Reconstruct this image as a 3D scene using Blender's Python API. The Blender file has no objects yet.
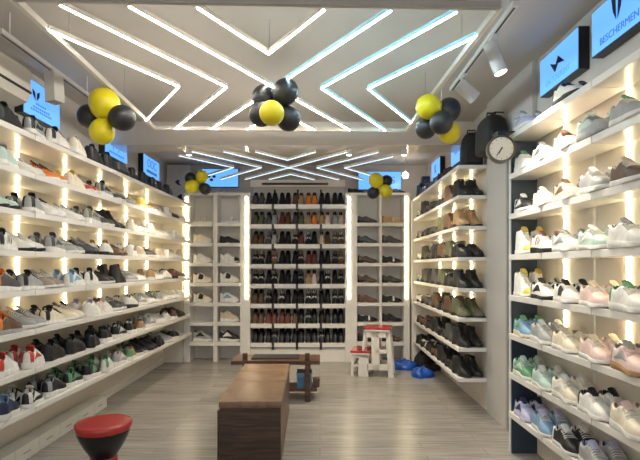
import bpy, bmesh, math, random
from mathutils import Vector, Matrix, Euler
random.seed(7)
R = math.radians
S = bpy.context.scene
COL = S.collection

# ------------------------------------------------------------------ materials
MATS = {}
def mat(name, rgb, rough=.5, metal=0., emit=None, es=0., noise=.06, scale=20., bump=0., coat=0., spec=.5):
    if name in MATS: return MATS[name]
    m = bpy.data.materials.new(name); m.use_nodes = True
    nt = m.node_tree; b = nt.nodes['Principled BSDF']
    c = (*rgb, 1)
    b.inputs['Base Color'].default_value = c
    b.inputs['Roughness'].default_value = rough
    b.inputs['Metallic'].default_value = metal
    b.inputs['Specular IOR Level'].default_value = spec
    b.inputs['Coat Weight'].default_value = coat
    if noise or bump:
        tc = nt.nodes.new('ShaderNodeTexCoord')
        n = nt.nodes.new('ShaderNodeTexNoise'); n.inputs['Scale'].default_value = scale; n.inputs['Detail'].default_value = 3
        nt.links.new(tc.outputs['Object'], n.inputs['Vector'])
        if noise:
            r = nt.nodes.new('ShaderNodeValToRGB')
            r.color_ramp.elements[0].position = .3; r.color_ramp.elements[1].position = .7
            r.color_ramp.elements[0].color = (*[max(0, v*(1-noise)) for v in rgb], 1)
            r.color_ramp.elements[1].color = (*[min(1, v*(1+noise)) for v in rgb], 1)
            nt.links.new(n.outputs['Fac'], r.inputs['Fac']); nt.links.new(r.outputs['Color'], b.inputs['Base Color'])
        if bump:
            bp = nt.nodes.new('ShaderNodeBump'); bp.inputs['Strength'].default_value = bump; bp.inputs['Distance'].default_value = .004
            nt.links.new(n.outputs['Fac'], bp.inputs['Height']); nt.links.new(bp.outputs['Normal'], b.inputs['Normal'])
    if emit:
        b.inputs['Emission Color'].default_value = (*emit, 1)
        b.inputs['Emission Strength'].default_value = es
    MATS[name] = m
    return m

def wood(name, c0, c1, stretch=(1, 14, 14), rough=.4, scale=2.2):
    if name in MATS: return MATS[name]
    m = bpy.data.materials.new(name); m.use_nodes = True
    nt = m.node_tree; b = nt.nodes['Principled BSDF']; b.inputs['Roughness'].default_value = rough
    tc = nt.nodes.new('ShaderNodeTexCoord'); mp = nt.nodes.new('ShaderNodeMapping'); mp.inputs['Scale'].default_value = stretch
    n = nt.nodes.new('ShaderNodeTexNoise'); n.inputs['Scale'].default_value = scale; n.inputs['Detail'].default_value = 6; n.inputs['Distortion'].default_value = .6
    r = nt.nodes.new('ShaderNodeValToRGB')
    r.color_ramp.elements[0].position = .35; r.color_ramp.elements[1].position = .68
    r.color_ramp.elements[0].color = (*c0, 1); r.color_ramp.elements[1].color = (*c1, 1)
    nt.links.new(tc.outputs['Object'], mp.inputs['Vector']); nt.links.new(mp.outputs['Vector'], n.inputs['Vector'])
    nt.links.new(n.outputs['Fac'], r.inputs['Fac']); nt.links.new(r.outputs['Color'], b.inputs['Base Color'])
    MATS[name] = m
    return m

def floor_mat():
    m = bpy.data.materials.new('laminate_floor'); m.use_nodes = True
    nt = m.node_tree; b = nt.nodes['Principled BSDF']
    tc = nt.nodes.new('ShaderNodeTexCoord')
    br = nt.nodes.new('ShaderNodeTexBrick')
    br.inputs['Scale'].default_value = 1; br.inputs['Brick Width'].default_value = 1.25; br.inputs['Row Height'].default_value = .145
    br.inputs['Mortar Size'].default_value = .0016; br.offset = .37
    br.inputs['Color1'].default_value = (.30, .275, .25, 1); br.inputs['Color2'].default_value = (.37, .345, .32, 1)
    br.inputs['Mortar'].default_value = (.17, .145, .12, 1)
    mp = nt.nodes.new('ShaderNodeMapping'); mp.inputs['Scale'].default_value = (1.2, 16, 1)
    n = nt.nodes.new('ShaderNodeTexNoise'); n.inputs['Scale'].default_value = 2.5; n.inputs['Detail'].default_value = 6
    r = nt.nodes.new('ShaderNodeValToRGB')
    r.color_ramp.elements[0].position = .3; r.color_ramp.elements[1].position = .72
    r.color_ramp.elements[0].color = (.68, .68, .68, 1); r.color_ramp.elements[1].color = (1.15, 1.13, 1.1, 1)
    mx = nt.nodes.new('ShaderNodeMix'); mx.data_type = 'RGBA'; mx.blend_type = 'MULTIPLY'; mx.inputs['Factor'].default_value = 1
    nt.links.new(tc.outputs['Object'], br.inputs['Vector']); nt.links.new(tc.outputs['Object'], mp.inputs['Vector'])
    nt.links.new(mp.outputs['Vector'], n.inputs['Vector']); nt.links.new(n.outputs['Fac'], r.inputs['Fac'])
    nt.links.new(br.outputs['Color'], mx.inputs['A']); nt.links.new(r.outputs['Color'], mx.inputs['B'])
    nt.links.new(mx.outputs['Result'], b.inputs['Base Color'])
    b.inputs['Roughness'].default_value = .27
    return m

# ------------------------------------------------------------------ mesh helpers
class MB:
    def __init__(s): s.v = []; s.f = []
    def add(s, vs, fs):
        k = len(s.v); s.v += [tuple(v) for v in vs]; s.f += [tuple(i+k for i in f) for f in fs]; return s
    def box(s, x0, x1, y0, y1, z0, z1, M=None):
        vs = [Vector((x, y, z)) for x in (x0, x1) for y in (y0, y1) for z in (z0, z1)]
        if M: vs = [M @ v for v in vs]
        return s.add(vs, [(0,1,3,2),(4,6,7,5),(0,4,5,1),(2,3,7,6),(0,2,6,4),(1,5,7,3)])
    def prism(s, poly, a0, a1, axis='z'):          # poly of 2D points swept along an axis
        n = len(poly)
        def P(p, a):
            return {'z': (p[0], p[1], a), 'y': (p[0], a, p[1]), 'x': (a, p[0], p[1])}[axis]
        vs = [P(p, a0) for p in poly] + [P(p, a1) for p in poly]
        fs = [(i, (i+1) % n, n+(i+1) % n, n+i) for i in range(n)] + [tuple(range(n))[::-1], tuple(range(n, 2*n))]
        return s.add(vs, fs)
    def tube(s, pts, r, n=6):
        pts = [Vector(p) for p in pts]; k = len(pts); rs = r if isinstance(r, (list, tuple)) else [r]*k
        vs = []
        for i, p in enumerate(pts):
            d = (pts[min(i+1, k-1)] - pts[max(i-1, 0)]).normalized()
            a = d.cross(Vector((0, 0, 1)))
            if a.length < .05: a = d.cross(Vector((1, 0, 0)))
            a.normalize(); c = d.cross(a)
            vs += [p + (a*math.cos(2*math.pi*j/n) + c*math.sin(2*math.pi*j/n))*rs[i] for j in range(n)]
        fs = [(i*n+j, i*n+(j+1) % n, (i+1)*n+(j+1) % n, (i+1)*n+j) for i in range(k-1) for j in range(n)]
        fs += [tuple(range(n))[::-1], tuple(range((k-1)*n, k*n))]
        return s.add(vs, fs)
    def lathe(s, prof, n=32, M=None):              # prof: (r, z)
        vs = []
        for r, z in prof:
            for j in range(n):
                v = Vector((r*math.cos(2*math.pi*j/n), r*math.sin(2*math.pi*j/n), z)); vs.append(M @ v if M else v)
        k = len(prof)
        fs = [(i*n+j, i*n+(j+1) % n, (i+1)*n+(j+1) % n, (i+1)*n+j) for i in range(k-1) for j in range(n)]
        fs += [tuple(range(n))[::-1], tuple(range((k-1)*n, k*n))]
        return s.add(vs, fs)
    def mesh(s, name, smooth=False, doubles=True, bevel=0, angle=40):
        me = bpy.data.meshes.new(name); me.from_pydata(s.v, [], s.f)
        bm = bmesh.new(); bm.from_mesh(me)
        if doubles: bmesh.ops.remove_doubles(bm, verts=bm.verts, dist=1e-5)
        bmesh.ops.dissolve_degenerate(bm, dist=1e-6, edges=bm.edges)
        bmesh.ops.recalc_face_normals(bm, faces=bm.faces)
        if bevel:
            es = [e for e in bm.edges if len(e.link_faces) == 2 and e.calc_face_angle(0) > R(30)]
            bmesh.ops.bevel(bm, geom=es, offset=bevel, segments=2, affect='EDGES', clamp_overlap=True, profile=.6)
        bm.to_mesh(me); bm.free()
        if smooth:
            for p in me.polygons: p.use_smooth = True
            if smooth != 'all': me.set_sharp_from_angle(angle=R(angle))
        return me

def link(name, me, material, parent=None, M=None, own=False):
    o = bpy.data.objects.new(name, me); COL.objects.link(o)
    if material:
        if own:
            if not me.materials: me.materials.append(None)
            o.material_slots[0].link = 'OBJECT'; o.material_slots[0].material = material
        else:
            if not me.materials: me.materials.append(material)
    if parent: o.parent = parent
    if M is not None: o.matrix_local = M
    return o
def part(name, mb, material, parent, **k):
    return link(name, mb.mesh(name, **k), material, parent)
def tag(o, label, cat, group=None):
    o['label'] = label; o['category'] = cat
    if group: o['group'] = group
    return o
def empty(name, loc, label, cat, group=None, rz=0., M=None):
    o = bpy.data.objects.new(name, None); COL.objects.link(o); o.empty_display_size = .05
    if M is not None: o.matrix_world = M
    else: o.location = loc; o.rotation_euler = (0, 0, rz)
    return tag(o, label, cat, group)
def struct(name, mb, material, **k):
    o = link(name, mb.mesh(name, **k), material); o['kind'] = 'structure'; return o
ORD = 'zeroth first second third fourth fifth sixth seventh eighth ninth tenth eleventh twelfth thirteenth fourteenth fifteenth sixteenth'.split()

# ------------------------------------------------------------------ camera
F = 490.
cd = bpy.data.cameras.new('camera'); cam = bpy.data.objects.new('camera', cd); COL.objects.link(cam)
cd.sensor_width = 36; cd.lens = F/640*36; cd.shift_y = 36/640; cd.clip_start = .05
cam.location = (0, 0, 1.4); cam.rotation_euler = (R(90), 0, 0); S.camera = cam

# ------------------------------------------------------------------ common materials
WHITE = mat('white_laminate', (.80, .765, .72), .32, noise=.02, scale=3)
PANEL = mat('cream_back_panel', (.78, .73, .65), .33, noise=.02, scale=2)
PAINT = mat('wall_paint', (.62, .59, .56), .7, noise=.03, scale=3)
CEIL = mat('ceiling_paint', (.56, .52, .475), .75, noise=.03, scale=1.5)
SOFFIT = mat('glossy_soffit', (.76, .71, .65), .06, noise=.02, scale=2)
LEDW = mat('warm_led', (1, 1, 1), .5, emit=(1, .83, .49), es=12., noise=0)
LEDN = mat('white_led', (1, 1, 1), .5, emit=(1, .94, .84), es=36., noise=0)
LEDC = mat('cool_led', (1, 1, 1), .5, emit=(.60, .88, 1), es=34., noise=0)
ALU = mat('grey_aluminium', (.42, .41, .40), .4, metal=.3, noise=.03)
TRIM = mat('cream_profile', (.75, .71, .64), .45, noise=.02)
BLACK = mat('black_plastic', (.012, .012, .013), .35, noise=.05)
SIGNBLUE = mat('lit_sign_face', (.1, .3, .6), .3, emit=(.13, .40, 1.0), es=.62, noise=0)
SIGNINK = mat('sign_ink', (.010, .02, .04), .5, noise=0)
SIGNTXT = mat('sign_faint_letter', (.02, .10, .30), .5, emit=(.03, .14, .55), es=.5, noise=0)
NAVY = mat('navy_board', (.03, .052, .085), .45, noise=.05, scale=4)

# ------------------------------------------------------------------ room
XL, XR, YB, ZC = -2.32, 1.64, 7.52, 2.95
Y0 = -1.0
struct('floor', MB().box(XL-.1, XR+.1, Y0, YB+.1, -.1, 0), floor_mat())
struct('ceiling', MB().box(XL-.1, XR+.1, Y0, YB+.1, ZC, ZC+.1), CEIL)
struct('wall_left', MB().box(XL-.1, XL, Y0, YB+.1, 0, ZC), PAINT)
struct('wall_right', MB().box(XR, XR+.1, Y0, YB+.1, 0, ZC), PAINT)
struct('wall_back', MB().box(XL, XR, YB, YB+.1, 0, ZC), PAINT)
struct('trim_1', MB().box(XL, XR, 5.26, 5.62, 2.70, ZC), SOFFIT)          # dropped beam across the ceiling

# ------------------------------------------------------------------ shoes
HW = {  # style: L, W, ball position, toe exponent
    'low':  dict(L=.268, W=.104, b=.68, p=2.0), 'runner': dict(L=.272, W=.106, b=.68, p=2.0),
    'high': dict(L=.265, W=.100, b=.68, p=2.0), 'dress': dict(L=.275, W=.088, b=.66, p=1.55),
    'loafer': dict(L=.275, W=.092, b=.66, p=1.8), 'boot': dict(L=.27, W=.094, b=.66, p=1.9), 'sandal': dict(L=.26, W=.095, b=.68, p=2.0)}
def lerp_tab(tab, s):
    for (a, va), (b, vb) in zip(tab, tab[1:]):
        if s <= b:
            t = (s-a)/(b-a) if b > a else 0; t = t*t*(3-2*t)*.5 + t*.5
            return va + (vb-va)*t
    return tab[-1][1]
TOP = {
    'low':   [(0,.098),(.05,.106),(.20,.086),(.36,.114),(.44,.106),(.60,.082),(.76,.066),(.90,.056),(1,.028)],
    'runner':[(0,.106),(.05,.118),(.18,.096),(.36,.124),(.44,.116),(.60,.090),(.76,.072),(.90,.060),(1,.034)],
    'high':  [(0,.165),(.05,.170),(.22,.162),(.40,.176),(.47,.135),(.60,.090),(.76,.066),(.90,.056),(1,.028)],
    'dress': [(0,.086),(.05,.090),(.20,.070),(.38,.088),(.46,.082),(.62,.058),(.78,.044),(.92,.036),(1,.018)],
    'loafer':[(0,.082),(.05,.084),(.22,.066),(.40,.076),(.48,.074),(.62,.060),(.78,.048),(.92,.04),(1,.02)],
    'boot':  [(0,.150),(.05,.158),(.22,.155),(.42,.158),(.49,.115),(.62,.074),(.78,.056),(.92,.046),(1,.024)],
    'sandal':[(0,.03),(1,.03)]}
OPEN = {'low': (.04, .37), 'runner': (.04, .37), 'high': (.05, .41), 'dress': (.04, .39), 'loafer': (.04, .50), 'boot': (.05, .43)}
def st(style, s):      # top of the sole
    if style == 'runner': return lerp_tab([(0,.040),(.3,.036),(.7,.026),(1,.026)], s)
    if style in ('dress', 'boot', 'loafer'): return lerp_tab([(0,.032),(.27,.030),(.42,.022),(.6,.012),(.85,.012),(1,.018)], s)
    return lerp_tab([(0,.029),(.4,.026),(.75,.021),(.9,.022),(1,.026)], s)
def zb(style, s):      # underside of the sole
    if style in ('dress', 'boot', 'loafer'): return lerp_tab([(0,0),(.26,0),(.29,.015),(.45,.009),(.6,0),(.8,0),(1,.010)], s)
    return lerp_tab([(0,.003),(.08,0),(.75,0),(1,.010)], s)
def hw(style, s):
    d = HW[style]; W = d['W']/2; b = d['b']
    if s < .12: return W*.74*math.sqrt(max(.10, 1-((.12-s)/.12)**2))
    if s < .38: return W*(.74 - .03*math.sin((s-.12)/.26*math.pi/2))
    if s < b: t = (s-.38)/(b-.38); return W*(.71 + .29*t*t*(3-2*t))
    return W*max(.16, (1-((s-b)/(1-b))**d['p']))**.5 if s < 1 else W*.16
def ow(style, s):
    if style not in OPEN: return 0
    a, b = OPEN[style]
    if s <= a or s >= b: return 0
    t = (s-(a+b)/2)/((b-a)/2)
    return hw(style, s)*.66*math.sqrt(max(0, 1-t*t*t*t)) if abs(t) < 1 else 0
def surf(style, s, side, th, off=0.):
    """point of the upper: side -1/+1, th 0 at the sole, 1 at the rim / ridge"""
    h, o, T, z0 = hw(style, s), ow(style, s), lerp_tab(TOP[style], s), st(style, s)-.003
    a = th*math.pi/2
    tall = style in ('high', 'boot') and s < .48
    y = o + (h-o)*math.cos(a)**(.55 if not tall else .45); z = z0 + (T-z0)*math.sin(a)**(.95 if not tall else 1.0)
    if tall: y = o + (h-o)*(1-th)**.35 if th < 1 else o
    n = Vector((0, math.cos(a), math.sin(a)))
    y += off*n.y; z += off*n.z
    return Vector(((s-.5)*HW[style]['L'], side*y, z))
SS = [0, .02, .05, .09, .14, .20, .27, .33, .37, .41, .45, .50, .56, .63, .70, .77, .84, .90, .95, .985, 1]
SHOE_MESH = {}
def shoe_mesh(style, what):
    key = (style, what)
    if key in SHOE_MESH: return SHOE_MESH[key]
    mb = MB(); L = HW[style]['L']
    if what == 'upper':
        n = 6; rows = []
        for s in SS:
            rows.append([surf(style, s, -1, j/n) for j in range(n+1)] + [surf(style, s, 1, j/n) for j in range(n, -1, -1)])
        k = 2*n+2; fs = []
        for i in range(len(SS)-1):
            for j in range(k-1):
                if j == n and (ow(style, SS[i]) > 0 or ow(style, SS[i+1]) > 0): continue
                fs.append((i*k+j, i*k+j+1, (i+1)*k+j+1, (i+1)*k+j))
        fs += [tuple(range(k)), tuple(range((len(SS)-1)*k, len(SS)*k))[::-1]]
        mb.add([v for r in rows for v in r], fs)
    elif what == 'lining':
        a, b = OPEN[style]; rows = []; N = 9
        for i in range(N):
            s = a+.002 + (b-a-.004)*i/(N-1); o = ow(style, s); T = lerp_tab(TOP[style], s); x = (s-.5)*L
            z0 = st(style, s)+.006
            rows.append([(x, -o*1.08-.001, T-.001), (x, -o*1.0, T+.003), (x, -o*.86, T-.008), (x, -o*.74, z0+.01), (x, 0, z0),
                         (x, o*.74, z0+.01), (x, o*.86, T-.008), (x, o*1.0, T+.003), (x, o*1.08+.001, T-.001)])
        mb.add([v for r in rows for v in r], [(i*9+j, i*9+j+1, (i+1)*9+j+1, (i+1)*9+j) for i in range(N-1) for j in range(8)])
    elif what == 'sole':
        pts = [(s, 1) for s in SS] + [(s, -1) for s in SS[::-1]]
        fl = .0035
        lay = []
        for f, zf in ((.92, 0), (1, .12), (1.0, .8), (.95, 1.0)):
            lay.append([((s-.5)*L*(1+.012*f), sd*(hw(style, s)*f + fl*f), zb(style, s) + (st(style, s)+.001-zb(style, s))*zf) for s, sd in pts])
        n = len(pts); fs = []
        for a in range(3): fs += [(a*n+i, a*n+(i+1) % n, (a+1)*n+(i+1) % n, (a+1)*n+i) for i in range(n)]
        m = len(SS)
        for a in (0, 3): fs += [(a*n+i, a*n+i+1, a*n+n-2-i, a*n+n-1-i) for i in range(m-1)]
        mb.add([v for r in lay for v in r], fs)
    elif what == 'laces':
        a, b = (.40, .60) if style != 'dress' else (.42, .56)
        k = 5 if style != 'high' else 6
        for i in range(k):
            s = a + (b-a)*i/(k-1)
            pts = [surf(style, s, -1, t, .002) for t in (.62, .8, .93)] + [surf(style, s+.012, 1, t, .002) for t in (.93, .8, .62)]
            mb.tube(pts, .0032, 5)
    elif what == 'tongue':
        b = OPEN[style][1]; T = lerp_tab(TOP[style], b); x = (b-.5)*L
        rows = []
        for dx, dz, w in ((.035, -.010, .014), (.012, .003, .019), (-.006, .014, .021), (-.014, .022, .018)):
            rows.append([(x+dx, -w, T+dz), (x+dx, 0, T+dz+.004), (x+dx, w, T+dz), (x+dx-.005, w, T+dz-.005), (x+dx-.005, -w, T+dz-.005)])
        mb.add([v for r in rows for v in r], [(i*5+j, i*5+(j+1) % 5, (i+1)*5+(j+1) % 5, (i+1)*5+j) for i in range(3) for j in range(5)] + [(0,1,2,3,4), (15,16,17,18,19)])
    elif what in ('bars', 'wave', 'panel', 'heel_tab', 'toe_cap', 'strap'):
        def patch(fn, nu, nv, sides=(-1, 1)):
            for sd in sides:
                vs = [];
                for i in range(nu+1):
                    for j in range(nv+1):
                        s, t = fn(i/nu, j/nv); edge = i in (0, nu) or j in (0, nv)
                        vs.append(surf(style, s, sd, t, -.0004 if edge else .0022))
                mb.add(vs, [(i*(nv+1)+j, i*(nv+1)+j+1, (i+1)*(nv+1)+j+1, (i+1)*(nv+1)+j) for i in range(nu) for j in range(nv)])
        if what == 'bars':
            for c in (.34, .42, .50): patch(lambda u, v: (c + .034*u + .07*(v-.5), .10+.62*v), 3, 5)
        elif what == 'wave':
            patch(lambda u, v: (.16+.5*u, .16 + .36*(u-.25)**2*1.2 + (.40*(1-abs(2*u-.9)**1.3))*v*.9 + .04*v), 10, 4)
        elif what == 'panel':
            patch(lambda u, v: (.28+.26*u+.05*v, .08+.66*v), 5, 5)
        elif what == 'heel_tab':
            patch(lambda u, v: (.004+.125*u, .02+.95*v), 4, 5)
        elif what == 'toe_cap':
            patch(lambda u, v: (.76+.225*u, .03+.97*v), 6, 6)
        elif what == 'strap':
            patch(lambda u, v: (.52+.09*u, .02+.98*v), 4, 7)
    me = mb.mesh('shoe_'+what, smooth=True, angle=50)
    SHOE_MESH[key] = me
    return me
def sandal_mesh():
    if 'sandal' in SHOE_MESH: return SHOE_MESH['sandal']
    mb = MB(); n = 10
    for c, w in ((.30, .05), (.62, .06)):
        vs = []
        for i in range(3):
            s = c + w*(i-1)
            for j in range(n+1):
                a = math.pi*j/n; h = hw('sandal', s)+.002
                vs.append(((s-.5)*.26, -h*math.cos(a), .026+.045*math.sin(a)**.8))
        mb.add(vs, [(i*(n+1)+j, i*(n+1)+j+1, (i+1)*(n+1)+j+1, (i+1)*(n+1)+j) for i in range(2) for j in range(n)])
        vs2 = [(x, y*.95, z-.004) for x, y, z in vs]
        mb.add(vs2, [(i*(n+1)+j, (i+1)*(n+1)+j, (i+1)*(n+1)+j+1, i*(n+1)+j+1) for i in range(2) for j in range(n)])
    SHOE_MESH['sandal'] = mb.mesh('shoe_straps', smooth=True); return SHOE_MESH['sandal']

PAL = dict(w=('white', (.80,.78,.74)), c=('cream', (.78,.70,.55)), g=('grey', (.36,.36,.36)), d=('charcoal', (.075,.075,.08)), k=('black', (.014,.014,.016)),
           n=('navy', (.02,.03,.075)), m=('mint', (.48,.62,.55)), o=('olive', (.13,.13,.07)), t=('tan', (.45,.27,.13)), b=('brown', (.13,.07,.04)),
           M=('maroon', (.16,.052,.038)), r=('red', (.55,.06,.035)), O=('orange', (.72,.22,.05)), p=('pink', (.78,.58,.53)), l=('lavender', (.50,.50,.68)),
           B=('blue', (.22,.37,.54)), G=('green', (.13,.33,.17)), y=('yellow', (.70,.52,.10)), e=('beige', (.60,.50,.38)), T=('taupe', (.33,.28,.23)), s=('silver', (.55,.56,.58)))
def shoe_mat(c, kind):
    nm, rgb = PAL[c]
    if kind == 'sole': return mat('rubber_'+nm, rgb, .6, noise=.08, scale=40)
    if kind == 'polish': return mat('polished_leather_'+nm, rgb, .36, noise=.25, scale=14, coat=.08, spec=.4)
    return mat('shoe_'+nm, rgb, .5, noise=.10, scale=45, bump=.15)
KIND = dict(L=('low', 'sneaker', 'sneaker'), R=('runner', 'running_shoe', 'runner'), H=('high', 'high_top_sneaker', 'high-top'),
            D=('dress', 'dress_shoe', 'dress shoe'), F=('loafer', 'loafer', 'loafer'), A=('boot', 'ankle_boot', 'boot'), S=('sandal', 'sandal', 'sandal'))
def make_shoe(code, M, where, group, detail=2):
    """code: upper, accent, sole colour letters, style letter, stripe letter"""
    u, a, so, sty, stripe = code
    style, name, word = KIND[sty]
    un, an = PAL[u][0], PAL[a][0]
    look = f'{un} {word}' + (f' with {an} accents' if a != u else '')
    if a == u and so != u: look += f' with {PAL[so][0]} sole'
    e = empty(name, None, f'{look}, {where}', 'sandal' if sty == 'S' else 'boot' if sty == 'A' else 'shoe', group, M=M)
    if sty == 'S':
        link('sole', shoe_mesh('sandal', 'sole'), shoe_mat(so, 'sole'), e, own=True)
        link('straps', sandal_mesh(), shoe_mat(u, 'up'), e, own=True); return e
    pol = 'polish' if sty in 'DF' else 'up'
    link('sole', shoe_mesh(style, 'sole'), shoe_mat(so, 'sole'), e, own=True)
    link('upper', shoe_mesh(style, 'upper'), shoe_mat(u, pol), e, own=True)
    ln = a if sty in 'LRH' else ('k' if a == u else a)
    link('lining', shoe_mesh(style, 'lining'), shoe_mat(ln, 'up'), e, own=True)
    if sty in 'LRHA' or (sty == 'D' and detail > 1):
        lc = {'w': 'w', 'k': 'k'}.get(u, 'w' if so == 'w' and sty != 'A' else u)
        if stripe == 'x': lc = a
        if detail > 0: link('laces', shoe_mesh(style, 'laces'), shoe_mat(lc, 'up'), e, own=True)
        if detail > 1: link('tongue', shoe_mesh(style, 'tongue'), shoe_mat(u if sty in 'DA' else a, 'up'), e, own=True)
    if sty == 'F': link('strap', shoe_mesh(style, 'strap'), shoe_mat(a, 'up'), e, own=True)
    if stripe in 'bvp': link('side_stripe', shoe_mesh(style, {'b': 'bars', 'v': 'wave', 'p': 'panel'}[stripe]), shoe_mat(a, 'up'), e, own=True)
    if stripe == 'h' or (stripe in 'bvx' and sty in 'LR' and detail > 1): link('heel_tab', shoe_mesh(style, 'heel_tab'), shoe_mat(a, 'up'), e, own=True)
    if stripe == 's': link('strap', shoe_mesh(style, 'strap'), shoe_mat(a, 'up'), e, own=True)
    if stripe == 't': link('toe_cap', shoe_mesh(style, 'toe_cap'), shoe_mat(a, 'up'), e, own=True)
    return e
def place(x, y, z, yaw, k=1.): return Matrix.Translation((x, y, z)) @ Matrix.Rotation(yaw, 4, 'Z') @ Matrix.Scale(k, 4)

# ------------------------------------------------------------------ left wall rack
LZ = [2.295, 2.03, 1.765, 1.50, 1.235, .97, .705, .44]
def xf(y): return -1.95 + .022*(y-2.9)
rack = empty('shoe_rack', (XL, 2.0, 0), 'long white lit shoe rack filling the left wall', 'shelving rack')
def pw(name, mb, m, root, **k):            # part given in world coordinates
    v = Vector(root.location); mb.v = [tuple(Vector(p)-v) for p in mb.v]
    return part(name, mb, m, root, **k)
pw('back_panel', MB().box(XL+.001, -2.28, 1.7, 7.12, 0, 2.33), PANEL, rack)
pw('end_panel', MB().box(-2.28, -1.995, 7.115, 7.15, 0, 2.33), PANEL, rack)
bounds = [1.7, 2.0, 2.65, 3.34, 4.03, 4.72, 5.41, 6.10, 7.11][1:]
for z in LZ:
    for a, b in zip(bounds, bounds[1:]):
        a += .003; b -= .003
        mb = MB().prism([(xf(a), a), (-2.262, a), (-2.262, b), (xf(b), b)], z-.038, z, 'z')
        pw('shelf', mb, WHITE, rack, bevel=.003)
for k in range(-2, 5):
    y = 3.685+.69*k
    pw('led_strip', MB().box(-2.28, -2.268, y-.006, y+.006, 1.0, 2.25), LEDW, rack)
pw('plinth_rail', MB().box(-2.28, -2.255, 4.86, 7.12, 0, .07), WHITE, rack)

LROWS = [
 "wkwLh kkkLn gkwLv wkwLx ccwRn kkkRn kkkRn dkkLn kwkLv kkkRn kpkLv kkkLn kkkRn - -",
 "eOwRv mgwLn wlwLb OkwRx cycLn rGwLv gkwRv dgwRn grgRv yccLn twwLn gwwRv wkwLb dkkLn ekwLn",
 "wpwRn mmkLn gkwLh wkwRv wgwLb gowRv dgwRn kkkHn cewLn wewLn wpwRv eewLn wpwRb wewLn wgwRv",
 "wcwRn wkwLb wwkLn gdwRv gwwLp dgkRx wtkLt bkbLn wdwRv ewwLn dgwRn ecwLn wgwLx wewLn egwRn",
 "pwwRv dOwRh> gkwLx TgwLn wBwLv wkwRx kwwRv kbkHn gowRn wgwLn tbwRt wgwRv wwgLn Mkkrn bGwRn".replace("Mkkrn", "MkkRn"),
 "wGwLv bOgLh> gpwRn ckwLx ckwLv wlwRn wpwLh dowRn wbkRt gwwRv wkwLb gkwRn wGwLp wewLn wewLn",
 "brwRh wrwRh wrwRv kkkRn kkkRn kkkLn kdwRn kswRv kwwRn tbwLn gwwRv wgwRn wcwLn bMwRn kkkRn",
 "ngwRv nBwRn kwwLv kgwRx kGwRv kGwRp wGwRh gpwRv GOwRp kBwLv kkkRn kdkRn gwwRn kgwRn -".replace("Gkwrv", "GkwRv"),
]
for r, (z, row) in enumerate(zip(LZ, LROWS)):
    for i, c in enumerate(row.split()):
        if c == '-': continue
        away = c.endswith('>') or (r >= 3 and (i*7+r*5) % 11 < 6) or (r in (1, 2) and (i*7+r*5) % 11 < 4) or (r in (6, 7) and i < 9) or r == 0; c = c[:5]
        y = 2.86 + .279*i + random.uniform(-.008, .008)
        cx = xf(y) - .155 + random.uniform(-.012, .008)
        base = R(random.uniform(90, 108)) if away else R(random.uniform(-7, 9))
        for q, d in ((0, -.055), (1, .055)):
            yaw = base + R(random.uniform(-3, 3))
            x, yy = (cx + (.05 if r == 0 else .025) - 1.08*d, y + random.uniform(-.006, .006)) if away else (cx, y+d)
            which = ('aisle-side' if q == 0 else 'wall-side') if away else ('near' if q == 0 else 'far')
            make_shoe(c, place(x, yy, z+.0005, yaw, 1.03), f'{which} one, {ORD[i+1]} pair from front, {ORD[r+1]} shelf down, left wall',
                      f'shoes on shelf {r+1} of the left wall', 2 if y < 4.6 else 1 if y < 5.9 else 0)

# shoeboxes on the floor under the rack
BOXW = mat('white_card', (.72, .68, .60), .6, noise=.03, scale=6)
BOXINK = mat('grey_print', (.25, .23, .2), .6, noise=0)
for i in range(6):
    y0 = 3.115 + .295*i
    b = empty('shoe_box', (-2.195, y0+.1475, 0), f'white cardboard shoebox on the floor below the left rack, {ORD[6-i]} from the far end', 'shoe box', 'white shoeboxes under the left rack')
    part('box_body', MB().box(-.055, .072, -.1435, .1435, .0, .092), BOXW, b, bevel=.002)
    part('lid', MB().box(-.058, .075, -.1455, .1455, .086, .112), BOXW, b, bevel=.002)
    part('label_print', MB().box(.0755, .0762, -.045, .035, .090, .096), BOXINK, b) if False else part('label_print', MB().box(.0722, .0728, -.05, .04, .05, .057), BOXINK, b)

# ------------------------------------------------------------------ right wall racks
RZ = [2.37, 2.08, 1.785, 1.485, 1.185, .90, .61, .32]
def xd(y): return 1.325 + .012*(y-4.69)
rr = empty('shoe_rack', (XR, 5.0, 0), 'white lit rack of dark shoes on the right wall beyond the clock', 'shelving rack')
pw('back_panel', MB().box(1.615, XR-.001, 4.70, 7.10, 0, 2.36), PANEL, rr)
pw('end_panel', MB().box(1.33, 1.615, 7.10, 7.13, 0, 2.36), PANEL, rr)
for z in RZ:
    for a, b in ((4.70, 5.49), (5.496, 6.29), (6.296, 7.095)):
        pw('shelf', MB().prism([(xd(a), a), (1.60, a), (1.60, b), (xd(b), b)], z-.035, z, 'z'), WHITE, rr, bevel=.003)
for y in (5.22, 5.89, 6.58):
    pw('led_strip', MB().box(1.604, 1.615, y-.006, y+.006, 1.0, 2.33), LEDW, rr)
DROWS = [
 "- kkkFn kdkFn dkkDn kkkFn kdkFn kkkAn",
 "kkkAn bTbAn kkkFn dkkDn bkkFn dbkAn kkkFn",
 "tbkAn bbkAn oobAn dkkFn kkkDn kwkDn bkkDn",
 "kwkRn okkAn bbkAn kdkAn dokFn okkAn ewbFn",
 "kkkAn kwkRn obkAn dokAn kkkAn obkAn dwkFn",
 "okkAn bokAn kkkFn bbkAn dkkDn bTkDn wkkDn",
 "kkkAn dkkAn kkkFn kbkAn kkkDn bMkFn kMkFn",
 "kkkAn kkkFn kkkAn bkkDn kkkDn kwkFn kwkRn",
]
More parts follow.
